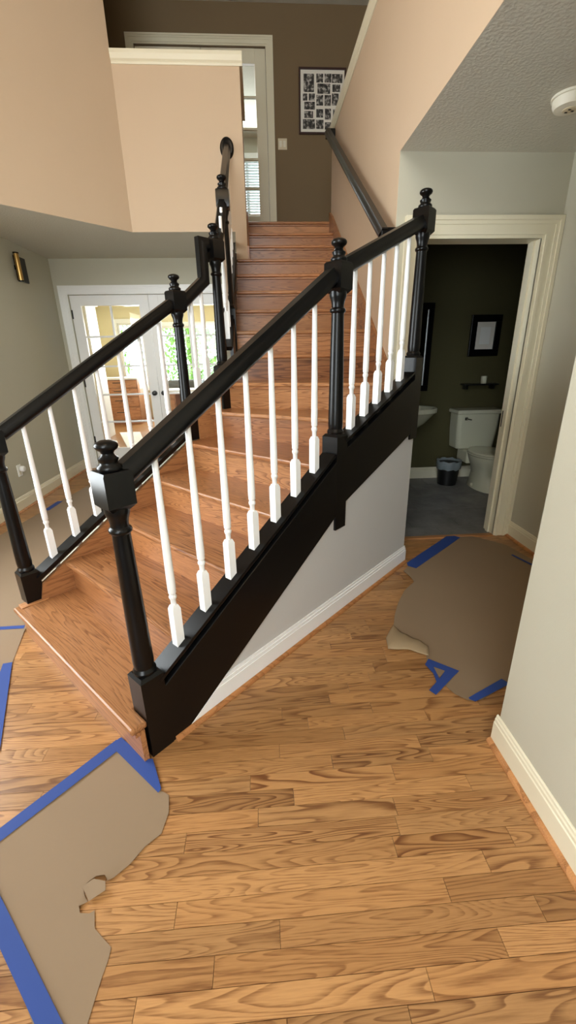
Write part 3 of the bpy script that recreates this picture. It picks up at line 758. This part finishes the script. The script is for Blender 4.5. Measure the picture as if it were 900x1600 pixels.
tape([(1.783, 2.628), (1.80, 2.634), (1.875, 2.385), (1.855, 2.378)], .0085, 'thin blue tape strip along the right edge of the hall paper')

# ------------------------------------------------------------------ small fittings
sd = thing('smoke_detector', 'round ivory smoke detector on the hall ceiling', 'smoke detector', (1.525, 2.43, ZC))
MB().lathe([(.085, -.0), (.085, -.010), (.078, -.012)], n=28).obj('mount_plate', 'plastic', sd, 40)
MB().lathe([(.078, -.012), (.077, -.030), (.068, -.048), (.045, -.052), (.0, -.052)], n=28, cap=False).obj('body', 'plastic', sd, 30)
MB().lathe([(.030, -.050), (.030, -.055), (.024, -.057), (.001, -.057)], n=20).obj('sounder_grille', 'plate', sd, 30)
for a in range(3): MB().box(-.006, .006, -.003, .003, -.0600, -.0565).obj('vent_slot', 'dark', sd, loc=(.015 * math.cos(a * 2.1), .015 * math.sin(a * 2.1), 0))

sc_ = thing('wall_sconce', 'black and gold wall sconce high on the left wall', 'sconce', (XL, 5.03, 2.29))
MB().box(0, .02, -.04, .16, -.115, .115).obj('back_plate', 'black', sc_, bevel=.003)
MB().add(*(lambda m: ([(x + .05, y - .07, z) for x, y, z in m.v], m.f))(MB().lathe([(.024, -.125), (.024, .125)], n=18))).obj('gold_cylinder', 'gold', sc_, 40)
for zc in (.118, -.130): MB().lathe([(.027, zc), (.027, zc + .012)], n=18).obj('end_cap', 'black', sc_, 40, loc=(.05, -.07, 0))
MB().box(.004, .05, -.06, -.03, -.02, .02).obj('arm', 'black', sc_)

ol = thing('wall_outlet', 'white wall outlet low on the left wall', 'outlet', (XL, 4.20, .385))
MB().box(0, .006, -.036, .036, -.058, .058).obj('cover_plate', 'white', ol, bevel=.002)
MB().box(.004, .009, -.017, .017, -.045, -.01).obj('socket', 'plastic', ol, bevel=.002)
nlg = MB().add(*(lambda m: ([(z, x + .012, y + .01) for x, y, z in m.v], m.f))(MB().lathe([(.026, .009), (.030, .016), (.030, .034), (.024, .044), (.001, .047)], n=18))).obj('plug_in_night_light', 'white', None, 40, loc=(XL, 4.21, .385))
tag(nlg, 'round white plug-in night light in the left wall outlet', 'night light')

sw = thing('light_switch', 'beige double rocker light switch on the brown upstairs wall', 'light switch', (.42, 6.6, 3.93))
MB().box(-.057, .057, -.006, 0, -.058, .058).obj('cover_plate', 'plate', sw, bevel=.002)
for x in (-.024, .024): MB().box(x - .016, x + .016, -.010, -.004, -.033, .033).obj('rocker', 'plastic', sw, bevel=.002)

fx0, fx1, fz0, fz1 = .632, 1.215, 4.028, 4.676
pf = thing('picture_frame', 'dark framed collage of black and white photos on the brown upstairs wall', 'picture frame', ((fx0 + fx1) / 2, 6.6, (fz0 + fz1) / 2))
po = tuple(pf.location)
b_ = .021
for (a, b, c, d) in ((fx0, fx1, fz1 - b_, fz1), (fx0, fx1, fz0, fz0 + b_), (fx0, fx0 + b_, fz0 + b_, fz1 - b_), (fx1 - b_, fx1, fz0 + b_, fz1 - b_)):
    MB().box(a - po[0], b - po[0], -.025, 0, c - po[2], d - po[2]).obj('frame_bar', 'mahogany', pf, bevel=.003)
MB().box(fx0 + b_ - po[0], fx1 - b_ - po[0], -.012, -.002, fz0 + b_ - po[2], fz1 - b_ - po[2]).obj('mat', 'mat', pf)
cells = [((0.692, 4.617), (0.82, 4.444)), ((0.849, 4.619), (0.933, 4.536)), ((0.95, 4.62), (1.034, 4.537)), ((1.041, 4.618), (1.171, 4.534)), ((0.863, 4.526), (1.021, 4.429)), ((1.048, 4.519), (1.145, 4.448)), ((0.682, 4.429), (0.738, 4.361)), ((0.756, 4.43), (0.831, 4.362)), ((0.85, 4.417), (0.936, 4.315)), ((0.952, 4.418), (1.032, 4.313)), ((1.044, 4.433), (1.127, 4.317)), ((0.699, 4.351), (0.831, 4.275)), ((0.85, 4.28), (0.937, 4.197)), ((0.958, 4.285), (1.034, 4.179)), ((0.699, 4.26), (0.81, 4.191)), ((0.681, 4.179), (0.835, 4.082)), ((0.847, 4.175), (0.942, 4.083)), ((0.959, 4.15), (1.036, 4.077)), ((1.06, 4.28), (1.17, 4.19)), ((1.05, 4.16), (1.16, 4.08))]
for (a, b), (c, d) in cells: MB().box(a - po[0], c - po[0], -.0135, -.011, d - po[2], b - po[2]).obj('photo', 'photo', pf)

# ------------------------------------------------------------------ bathroom
tf = struct(MB().box(1.06, 2.88, YD + .005, 4.70, -.011, .001).obj('floor_bath', 'grout'))
tm = MB().box(-.2, .2, -.2, .2, 0, .004).mesh('floor_tile', 'tile')
ty = YD + .135 - .27
for r_ in range(6):
    for c_ in range(6):
        xa, ya = 1.06 + .405 * c_ - (.2 if r_ % 2 else 0) , YD + .01 + .405 * r_ - .2
        x_0, x_1, y_0, y_1 = max(1.06, xa), min(2.88, xa + .4), max(YD + .01, ya), min(4.70, ya + .4)
        if x_1 - x_0 < .03 or y_1 - y_0 < .03: continue
        o = link('floor_tile', tm, tf, loc=((x_0 + x_1) / 2, (y_0 + y_1) / 2, .001)); o.scale = ((x_1 - x_0) / .4, (y_1 - y_0) / .4, 1)
struct(MB().prism([(-.03, 0), (.03, 0), (.02, .009), (-.02, .009)], lambda p: (DX0, YD - .0 + p[0], p[1]), lambda p: (DX1, YD - .0 + p[0], p[1])).obj('trim_7', 'trim_oak'))
# toilet
tx, tyb = 2.385, 4.68
to = thing('toilet', 'pale porcelain toilet with tank in the dark bathroom', 'toilet', (tx, 4.2, .005))
tk = MB()
pr = []
for z, hw, y0, y1 in ((.385, .205, 4.49, tyb), (.40, .215, 4.475, tyb), (.60, .232, 4.465, tyb), (.775, .238, 4.46, tyb)):
    pr.append([(tx - hw + .03, y0), (tx + hw - .03, y0), (tx + hw, y0 + .03), (tx + hw, y1), (tx - hw, y1), (tx - hw, y0 + .03)])
vs_ = []; fs_ = []
zz = (.385, .40, .60, .775)
for k_, P_ in enumerate(pr): vs_ += [(p[0] - tx, p[1] - 4.2, zz[k_] - .005) for p in P_]
for k_ in range(3):
    for i_ in range(6): fs_.append((k_ * 6 + i_, k_ * 6 + (i_ + 1) % 6, k_ * 6 + 6 + (i_ + 1) % 6, k_ * 6 + 6 + i_))
fs_ += [(5, 4, 3, 2, 1, 0), (18, 19, 20, 21, 22, 23)]
tk.add(vs_, fs_).obj('tank', 'porcelain', to, bevel=.012)
MB().box(-.262, .262, 4.435 - 4.2, tyb - 4.2, .770, .812).obj('tank_lid', 'porcelain', to, bevel=.012)
MB().box(-.015, .015, 4.452 - 4.2, 4.466 - 4.2, .70, .73).tube([(0, .252, .715), (0, .238, .715), (.05, .236, .705)], .007).obj('flush_lever', 'chrome', to, 40, loc=(-.155, 0, .005))
def ell(cx, cy, rx, ry, z, n=20, front=1.0):
    return [(cx + rx * math.cos(2 * math.pi * k / n), cy + ry * math.sin(2 * math.pi * k / n) * (front if math.sin(2 * math.pi * k / n) < 0 else 1), z) for k in range(n)]
def loft(rings):
    mb = MB(); n = len(rings[0]); vs = [p for r in rings for p in r]; fs = []
    for j in range(len(rings) - 1):
        for i in range(n): fs.append((j * n + i, j * n + (i + 1) % n, (j + 1) * n + (i + 1) % n, (j + 1) * n + i))
    fs.append(tuple(range(n - 1, -1, -1))); k = (len(rings) - 1) * n; fs.append(tuple(range(k, k + n)))
    return mb.add(vs, fs)
loft([ell(0, .05, .105, .24, 0), ell(0, .05, .100, .23, .04), ell(0, .06, .095, .20, .10), ell(0, .04, .10, .19, .18), ell(0, .02, .135, .22, .26), ell(0, .0, .175, .245, .335), ell(0, .0, .185, .25, .375)]).obj('bowl', 'porcelain', to, 60)
loft([ell(0, .0, .185, .25, .378), ell(0, .0, .192, .255, .385), ell(0, .0, .190, .252, .397)]).obj('seat_ring', 'porcelain', to, 50)
loft([ell(0, .0, .188, .25, .400), ell(0, .0, .192, .255, .408), ell(0, .0, .186, .248, .420), ell(0, 0, .13, .19, .425)]).obj('seat_lid', 'porcelain', to, 50)
MB().box(-.14, .14, .17, .42, .24, .385).obj('back_deck', 'porcelain', to, bevel=.02)
MB().lathe([(.016, .02), (.016, .045), (.010, .052), (.001, .054)], -.105, .06, 12).obj('bolt_cap', 'porcelain', to, 40)
# waste bin with bag
wb = thing('waste_bin', 'small black waste bin with grey bag liner beside the toilet', 'bin', (2.08, 4.43, .005))
MB().lathe([(.095, 0), (.10, .003), (.122, .25)], n=24).obj('bucket', 'bin', wb, 40)
lb = MB(); rings_ = []
for z, r_ in ((.185, .128), (.22, .130), (.262, .134), (.275, .130), (.268, .118), (.20, .105)):
    rings_.append([(r_ * (1 + .03 * math.sin(k * 2.7 + z * 60)) * math.cos(2 * math.pi * k / 28), r_ * (1 + .03 * math.sin(k * 2.7 + z * 60)) * math.sin(2 * math.pi * k / 28), z + .007 * math.sin(k * 1.9)) for k in range(28)])
loft(rings_).obj('bag_liner', 'liner', wb, 50)
# framed picture, shelf, cup, mirror, basin
bp = thing('picture_frame', 'black framed picture above the toilet', 'picture frame', (2.43, 4.70, 1.565))
for (a, b, c, d) in ((-.165, .165, .135, .205), (-.165, .165, -.205, -.135), (-.165, -.1, -.135, .135), (.1, .165, -.135, .135)):
    MB().box(a, b, -.028, 0, c, d).obj('frame_bar', 'black', bp, bevel=.004)
MB().box(-.1, .1, -.016, -.004, -.135, .135).obj('print', 'mat', bp)
MB().box(-.055, .055, -.018, -.015, -.085, .085).obj('inner_print', 'sheet', bp)
sh = thing('wall_shelf', 'thin dark shelf on the bathroom wall above the toilet', 'shelf', (2.42, 4.70, 1.07))
MB().box(-.19, .19, -.12, 0, -.008, .008).obj('board', 'dark', sh, bevel=.002)
for x in (-.15, .15): MB().box(x - .01, x + .01, -.09, 0, -.05, -.008).obj('shelf_bracket', 'dark', sh)
cup = MB().lathe([(.026, 0), (.030, .01), (.032, .075), (.030, .078), (.028, .075), (.025, .012), (.001, .012)], n=18).obj('cup', 'porcelain', None, 40, loc=(2.455, 4.63, 1.078))
tag(cup, 'small white cup on the dark bathroom shelf', 'cup')
mi = thing('wall_mirror', 'black framed mirror above the bathroom basin', 'mirror', (1.53, 4.70, 1.45))
for (a, b, c, d) in ((-.32, .32, .38, .44), (-.32, .32, -.44, -.38), (-.32, -.26, -.38, .38), (.26, .32, -.38, .38)):
    MB().box(a, b, -.03, 0, c, d).obj('frame_bar', 'black', mi, bevel=.004)
MB().box(-.26, .26, -.012, -.004, -.38, .38).obj('mirror_glass', 'mirror', mi)
bs = thing('wall_basin', 'white wall hung basin at the left of the bathroom', 'basin', (1.56, 4.45, .86))
rg = []
for s_, z in ((.35, -.22), (.62, -.16), (.92, -.06), (1.0, -.045), (1.0, -.006), (.985, 0), (.86, -.004), (.76, -.05), (.4, -.11)):
    rg.append([(x * s_, y * s_ + .0, z) for x, y, _ in ell(0, 0, .32, .235, 0, 24)])
loft(rg).obj('bowl', 'porcelain', bs, 50)
MB().box(-.2, .2, .12, .25, -.18, .004).obj('back_ledge', 'porcelain', bs, bevel=.015)
MB().tube([(.0, .2, 0), (0, .2, .09), (0, .14, .12), (0, .10, .10)], .012, 10).obj('tap', 'chrome', bs, 40)
MB().tube([(0, .1, -.2), (0, .1, -.40), (0, .24, -.42)], .02, 10).obj('waste_pipe', 'chrome', bs, 40)

# ------------------------------------------------------------------ sunroom beyond the French doors
SY = 11.0
wall('wall_sunroom_near_left', MB().box(-2.90, -2.78, YB + .12, 7.2, 0, 2.6), 'cream_wall')
wall('wall_sunroom_left', MB().box(-4.0, -3.9, 7.2, SY, 0, 2.6), 'cream_wall')
wall('wall_sunroom_jog', MB().box(-4.0, -2.90, 7.1, 7.2, 0, 2.6), 'cream_wall')
wall('wall_sunroom_right', MB().box(-.2, -.1, YB + .12, SY, 0, 2.6), 'cream_wall')
WN = [(-3.30, -2.72, .72, 2.20), (-2.32, -.86, .80, 2.12)]
wall_with_holes('wall_sunroom_back', -4.0, -.1, 0, 2.6, WN, SY, SY + .12, 'cream_wall')
struct(MB().box(-4.0, -.1, YB + .12, SY + .12, 2.6, 2.7).obj('ceiling_sunroom', 'ceiling'))
def window(name, x0, x1, z0, z1, y, cols, rows, ny=-1):
    mb = MB(); w = .06
    w_ = thing(name, 'window', 'window', ((x0 + x1) / 2, y, z0)); w_['kind'] = 'structure'; del w_['label']; del w_['category']
    og = tuple(w_.location)
    for (a, b, c, d) in ((x0 - .07, x1 + .07, z1, z1 + .09), (x0 - .09, x1 + .09, z0 - .05, z0), (x0 - .07, x0, z0, z1), (x1, x1 + .07, z0, z1)):
        MB().box(a - og[0], b - og[0], ny * .03, 0, c - og[2], d - og[2]).obj('casing_board', 'white', w_)
    for (a, b, c, d) in ((x0, x1, z1 - .045, z1), (x0, x1, z0, z0 + .045), (x0, x0 + .045, z0 + .045, z1 - .045), (x1 - .045, x1, z0 + .045, z1 - .045)):
        MB().box(a - og[0], b - og[0], .02, .06, c - og[2], d - og[2]).obj('sash_bar', 'white', w_)
    for i in range(1, cols): xx = x0 + (x1 - x0) * i / cols; MB().box(xx - .03 - og[0], xx + .03 - og[0], .02, .06, .045, z1 - z0 - .045).obj('mullion', 'white', w_)
    for j in range(1, rows): zz_ = (z1 - z0) * j / rows; MB().box(x0 + .045 - og[0], x1 - .045 - og[0], .03, .05, zz_ - .012, zz_ + .012).obj('muntin', 'white', w_)
    MB().box(x0 + .045 - og[0], x1 - .045 - og[0], .038, .042, .045, z1 - z0 - .045).obj('glass_pane', 'glass', w_)
    return w_
window('window_1', *WN[0], SY, 1, 1)
window('window_2', *WN[1], SY, 2, 1)
# white tall cupboard at the wall end
cu = thing('tall_cupboard', 'tall white panelled cupboard inside the sunroom, behind the left door leaf', 'cupboard', (-3.18, 8.3, 0))
MB().box(-.28, .28, -.25, .25, 0, 2.30).obj('body', 'white', cu, bevel=.004)
MB().box(-.32, .32, -.29, .29, 2.30, 2.42).obj('cornice', 'white', cu, bevel=.015)
for x in (-.14, .14):
    d_ = MB().box(x - .13, x + .13, -.272, -.25, .10, 2.24).obj('cupboard_door', 'white', cu, bevel=.004)
    MB().box(x - .07, x + .07, -.280, -.272, .22, 2.12).obj('raised_panel', 'white', d_, bevel=.004)
# oak drawer base
ch = thing('drawer_cabinet', 'oak drawer cabinet with white top in the sunroom', 'cabinet', (-3.12, 10.2, 0))
MB().box(-.40, .40, -.29, .29, .09, .98).obj('body', 'cabinet_oak', ch)
MB().box(-.38, .38, -.24, .29, 0, .09).obj('plinth', 'cabinet_oak', ch)
MB().box(-.43, .43, -.33, .30, .98, 1.02).obj('top', 'counter', ch, bevel=.004)
for (z0_, z1_) in ((.11, .38), (.40, .60), (.62, .79), (.81, .96)):
    d_ = MB().box(-.385, .385, -.31, -.29, z0_, z1_).obj('drawer_front', 'cabinet_oak', ch, bevel=.003)
    MB().tube([(-.12, -.31, (z0_ + z1_) / 2 + .03), (-.12, -.335, (z0_ + z1_) / 2 + .03), (.12, -.335, (z0_ + z1_) / 2 + .03), (.12, -.31, (z0_ + z1_) / 2 + .03)], .008, 6).obj('drawer_pull', 'dark', d_)
ch2 = thing('desk', 'oak desk with white top below the sunroom windows', 'desk', (-1.45, 9.35, 0))
MB().box(-.62, -.30, -.28, .28, 0, .74).obj('pedestal', 'cabinet_oak', ch2)
MB().box(.35, .62, -.28, .28, 0, .74).obj('pedestal', 'cabinet_oak', ch2)
MB().box(-.30, .35, .20, .24, .2, .74).obj('modesty_panel', 'cabinet_oak', ch2)
MB().box(-.68, .68, -.33, .33, .74, .79).obj('top', 'counter', ch2, bevel=.005)
for z0_ in (.08, .40):
    d_ = MB().box(-.60, -.32, -.298, -.28, z0_, z0_ + .29).obj('drawer_front', 'cabinet_oak', ch2, bevel=.003)
    MB().box(-.52, -.40, -.315, -.298, z0_ + .2, z0_ + .215).obj('drawer_pull', 'dark', d_)
so = thing('armchair', 'low grey armchair behind the sunroom desk', 'armchair', (-1.55, 10.25, 0))
MB().box(-.50, .50, -.35, .35, .12, .44).obj('seat_base', 'grey_fabric', so, bevel=.03)
MB().box(-.50, .50, -.45, -.25, .30, .95).obj('backrest', 'grey_fabric', so, bevel=.05)
for s_ in (-1, 1): MB().box(s_ * .5 - .08, s_ * .5 + .08, -.35, .35, .14, .62).obj('armrest', 'grey_fabric', so, bevel=.03)
for s_ in (-.4, .4):
    for y in (-.3, .3): MB().box(s_ - .025, s_ + .025, y - .025, y + .025, 0, .12).obj('leg', 'dark', so)
sheet('paper_sheet', [(-2.89, 8.76), (-2.48, 8.76), (-1.95, 7.15), (-2.27, 7.15)], .002, 'sheet', 'white paper sheet lying on the sunroom floor beyond the French doors', 'paper sheet', .003)
sheet('paper_sheet', [(-2.74, 7.78), (-2.66, 7.85), (-2.42, 7.2), (-2.55, 7.15)], .002, 'sheet', 'small white paper scrap on the sunroom floor left of the big sheet', 'paper sheet', .003)
sheet('paper_sheet', [(-1.45, 7.0), (-.9, 7.1), (-.95, 7.9), (-1.5, 7.75)], .002, 'sheet', 'white paper sheet on the sunroom floor behind the right door leaf', 'paper sheet', .003)
# garden outside
gr = MB().box(-14, 10, SY + .3, 24, -.6, -.5).obj('lawn', 'lawn'); struct(gr)
gr.name = 'ground_garden'
def tree(x, y, h, label, seed, trunks=1):
    rnd = random.Random(seed)
    t = thing('garden_tree', label, 'tree', (x, y, -.5), group=None)
    for k in range(trunks):
        dx = rnd.uniform(-.3, .3)
        MB().tube([(dx, 0, 0), (dx * .9 + .05, .03, h * .4), (dx * .5, 0, h * .8)], [.10, .08, .04], 8).obj('trunk', 'bark', t, 60)
    mb = MB()
    for _ in range(2600):
        r_ = rnd.random() ** .5 * h * .33; a = rnd.uniform(0, 6.28); z = h * .1 + rnd.random() * h * .85
        c = Vector((r_ * math.cos(a), r_ * math.sin(a) * .7, z)); s_ = rnd.uniform(.05, .12)
        d1 = Vector((rnd.uniform(-1, 1), rnd.uniform(-1, 1), rnd.uniform(-1, 1))).normalized(); d2 = d1.orthogonal().normalized()
        mb.add([c - d1 * s_, c + d2 * s_ * .45, c + d1 * s_, c - d2 * s_ * .45], [(0, 1, 2, 3)])
    mb.obj('foliage', 'leaf', t)
tree(-5.2, 13.6, 4.2, 'leafy garden tree outside the left sunroom window', 1, 2)
tree(-2.6, 15.6, 4.6, 'leafy garden tree outside the right sunroom window, nearer its left edge', 2, 2)
tree(-.9, 13.2, 4.0, 'leafy garden tree outside the right sunroom window, nearer its right edge', 3, 2)

# ------------------------------------------------------------------ room behind the upstairs doors
wall('wall_upstairs_room_left', MB().box(-2.1, -2.0, 6.72, 9.8, ZF2 - .3, ZTOP), 'greige')
wall('wall_upstairs_room_right', MB().box(1.6, 1.7, 6.72, 9.8, ZF2 - .3, ZTOP), 'greige')
UW = (-.55, .42, 4.0, 4.92)
wall_with_holes('wall_upstairs_room_back', -2.1, 1.7, ZF2 - .3, ZTOP, [UW], 9.8, 9.9, 'greige')
struct(MB().box(-2.1, 1.7, 6.72, 9.9, ZTOP, ZTOP + .1).obj('ceiling_upstairs_room', 'ceiling'))
struct(MB().box(-2.1, 1.7, 6.72, 9.9, ZF2 - .3, ZF2).obj('floor_upstairs_room', 'trim_oak'))
window('window_3', *UW, 9.8, 2, 1)
bl = thing('window_blind', 'white slatted window blind seen through the upstairs glass door', 'blind', (-.065, 9.74, 4.92))
MB().box(-.48, .48, -.03, .02, -.04, .0).obj('head_rail', 'blind', bl)
sl = MB().add([(-.475, -.022, .010), (.475, -.022, .010), (.475, .022, -.010), (-.475, .022, -.010), (-.475, -.022, .012), (.475, -.022, .012), (.475, .022, -.008), (-.475, .022, -.008)], [(3, 2, 1, 0), (4, 5, 6, 7), (0, 1, 5, 4), (1, 2, 6, 5), (2, 3, 7, 6), (3, 0, 4, 7)]).mesh('slat', 'blind')
for k in range(20): link('slat', sl, bl, loc=(0, 0, -.07 - .044 * k))

# ------------------------------------------------------------------ front windows and foyer pendant (behind and above the viewer)
def frame_only(name, x0, x1, z0, z1, y):
    w_ = thing(name, 'x', 'x', ((x0 + x1) / 2, y, z0)); w_['kind'] = 'structure'; del w_['label']; del w_['category']
    og = tuple(w_.location)
    for (a, b, c, d) in ((x0, x1, z1 - .06, z1), (x0, x1, z0, z0 + .06), (x0, x0 + .06, z0, z1), (x1 - .06, x1, z0, z1), ((x0 + x1) / 2 - .03, (x0 + x1) / 2 + .03, z0, z1)):
        MB().box(a - og[0], b - og[0], -.08, -.03, c - og[2], d - og[2]).obj('sash_bar', 'white', w_)
frame_only('window_4', -1.95, -.35, .5, 2.4, YF)
w6 = thing('window_6', 'x', 'x', (XL - .09, 2.0, .75)); w6['kind'] = 'structure'; del w6['label']; del w6['category']
for (a, b, c, d) in ((-.75, .75, 0, .06), (-.75, .75, 1.44, 1.5), (-.75, -.69, 0, 1.5), (.69, .75, 0, 1.5), (-.03, .03, 0, 1.5)): MB().box(-.02, .02, a, b, c, d).obj('sash_bar', 'white', w6)
frame_only('window_5', -1.85, .35, 3.15, 4.65, YF)
pe = thing('pendant_lamp', 'dark pendant lamp with warm bulbs hanging high in the foyer', 'lamp', (-.45, .55, ZTOP))
MB().lathe([(.07, -.03), (.07, 0)], n=18).obj('canopy', 'dark', pe, 40)
MB().tube([(0, 0, -.02), (0, 0, -.40)], .008).obj('stem', 'dark', pe, 40)
MB().lathe([(.20, -.43), (.205, -.415), (.20, -.40), (.195, -.415), (.20, -.43)], n=28, cap=False).box(-.2, .2, -.006, .006, -.42, -.408).box(-.006, .006, -.2, .2, -.42, -.408).obj('ring', 'dark', pe, 40)
for k in range(4):
    a = k * math.pi / 2
    MB().lathe([(.002, .10), (.018, .085), (.024, .06), (.016, .03), (.012, 0)], n=12).obj('bulb', 'bulb', pe, 60, loc=(.2 * math.cos(a), .2 * math.sin(a), -.40))
ld = bpy.data.lights.new('pendant_light', 'POINT'); ld.energy = 34; ld.color = (1.0, .68, .36); ld.shadow_soft_size = .22
lo_ = bpy.data.objects.new('pendant_light', ld); COL.objects.link(lo_); lo_.location = (-.45, .55, ZTOP - .62)

# repeats share a group
for o in bpy.data.objects:
    if o.parent: continue
    for pre, g in (('masking_tape', 'blue tape strips on the floor'), ('kraft_paper', 'kraft paper floor coverings'), ('garden_tree', 'garden trees outside the sunroom'), ('paper_sheet', 'white sheets on the sunroom floor'), ('stair_railing', 'stair railings')):
        if o.name.startswith(pre): o['group'] = g
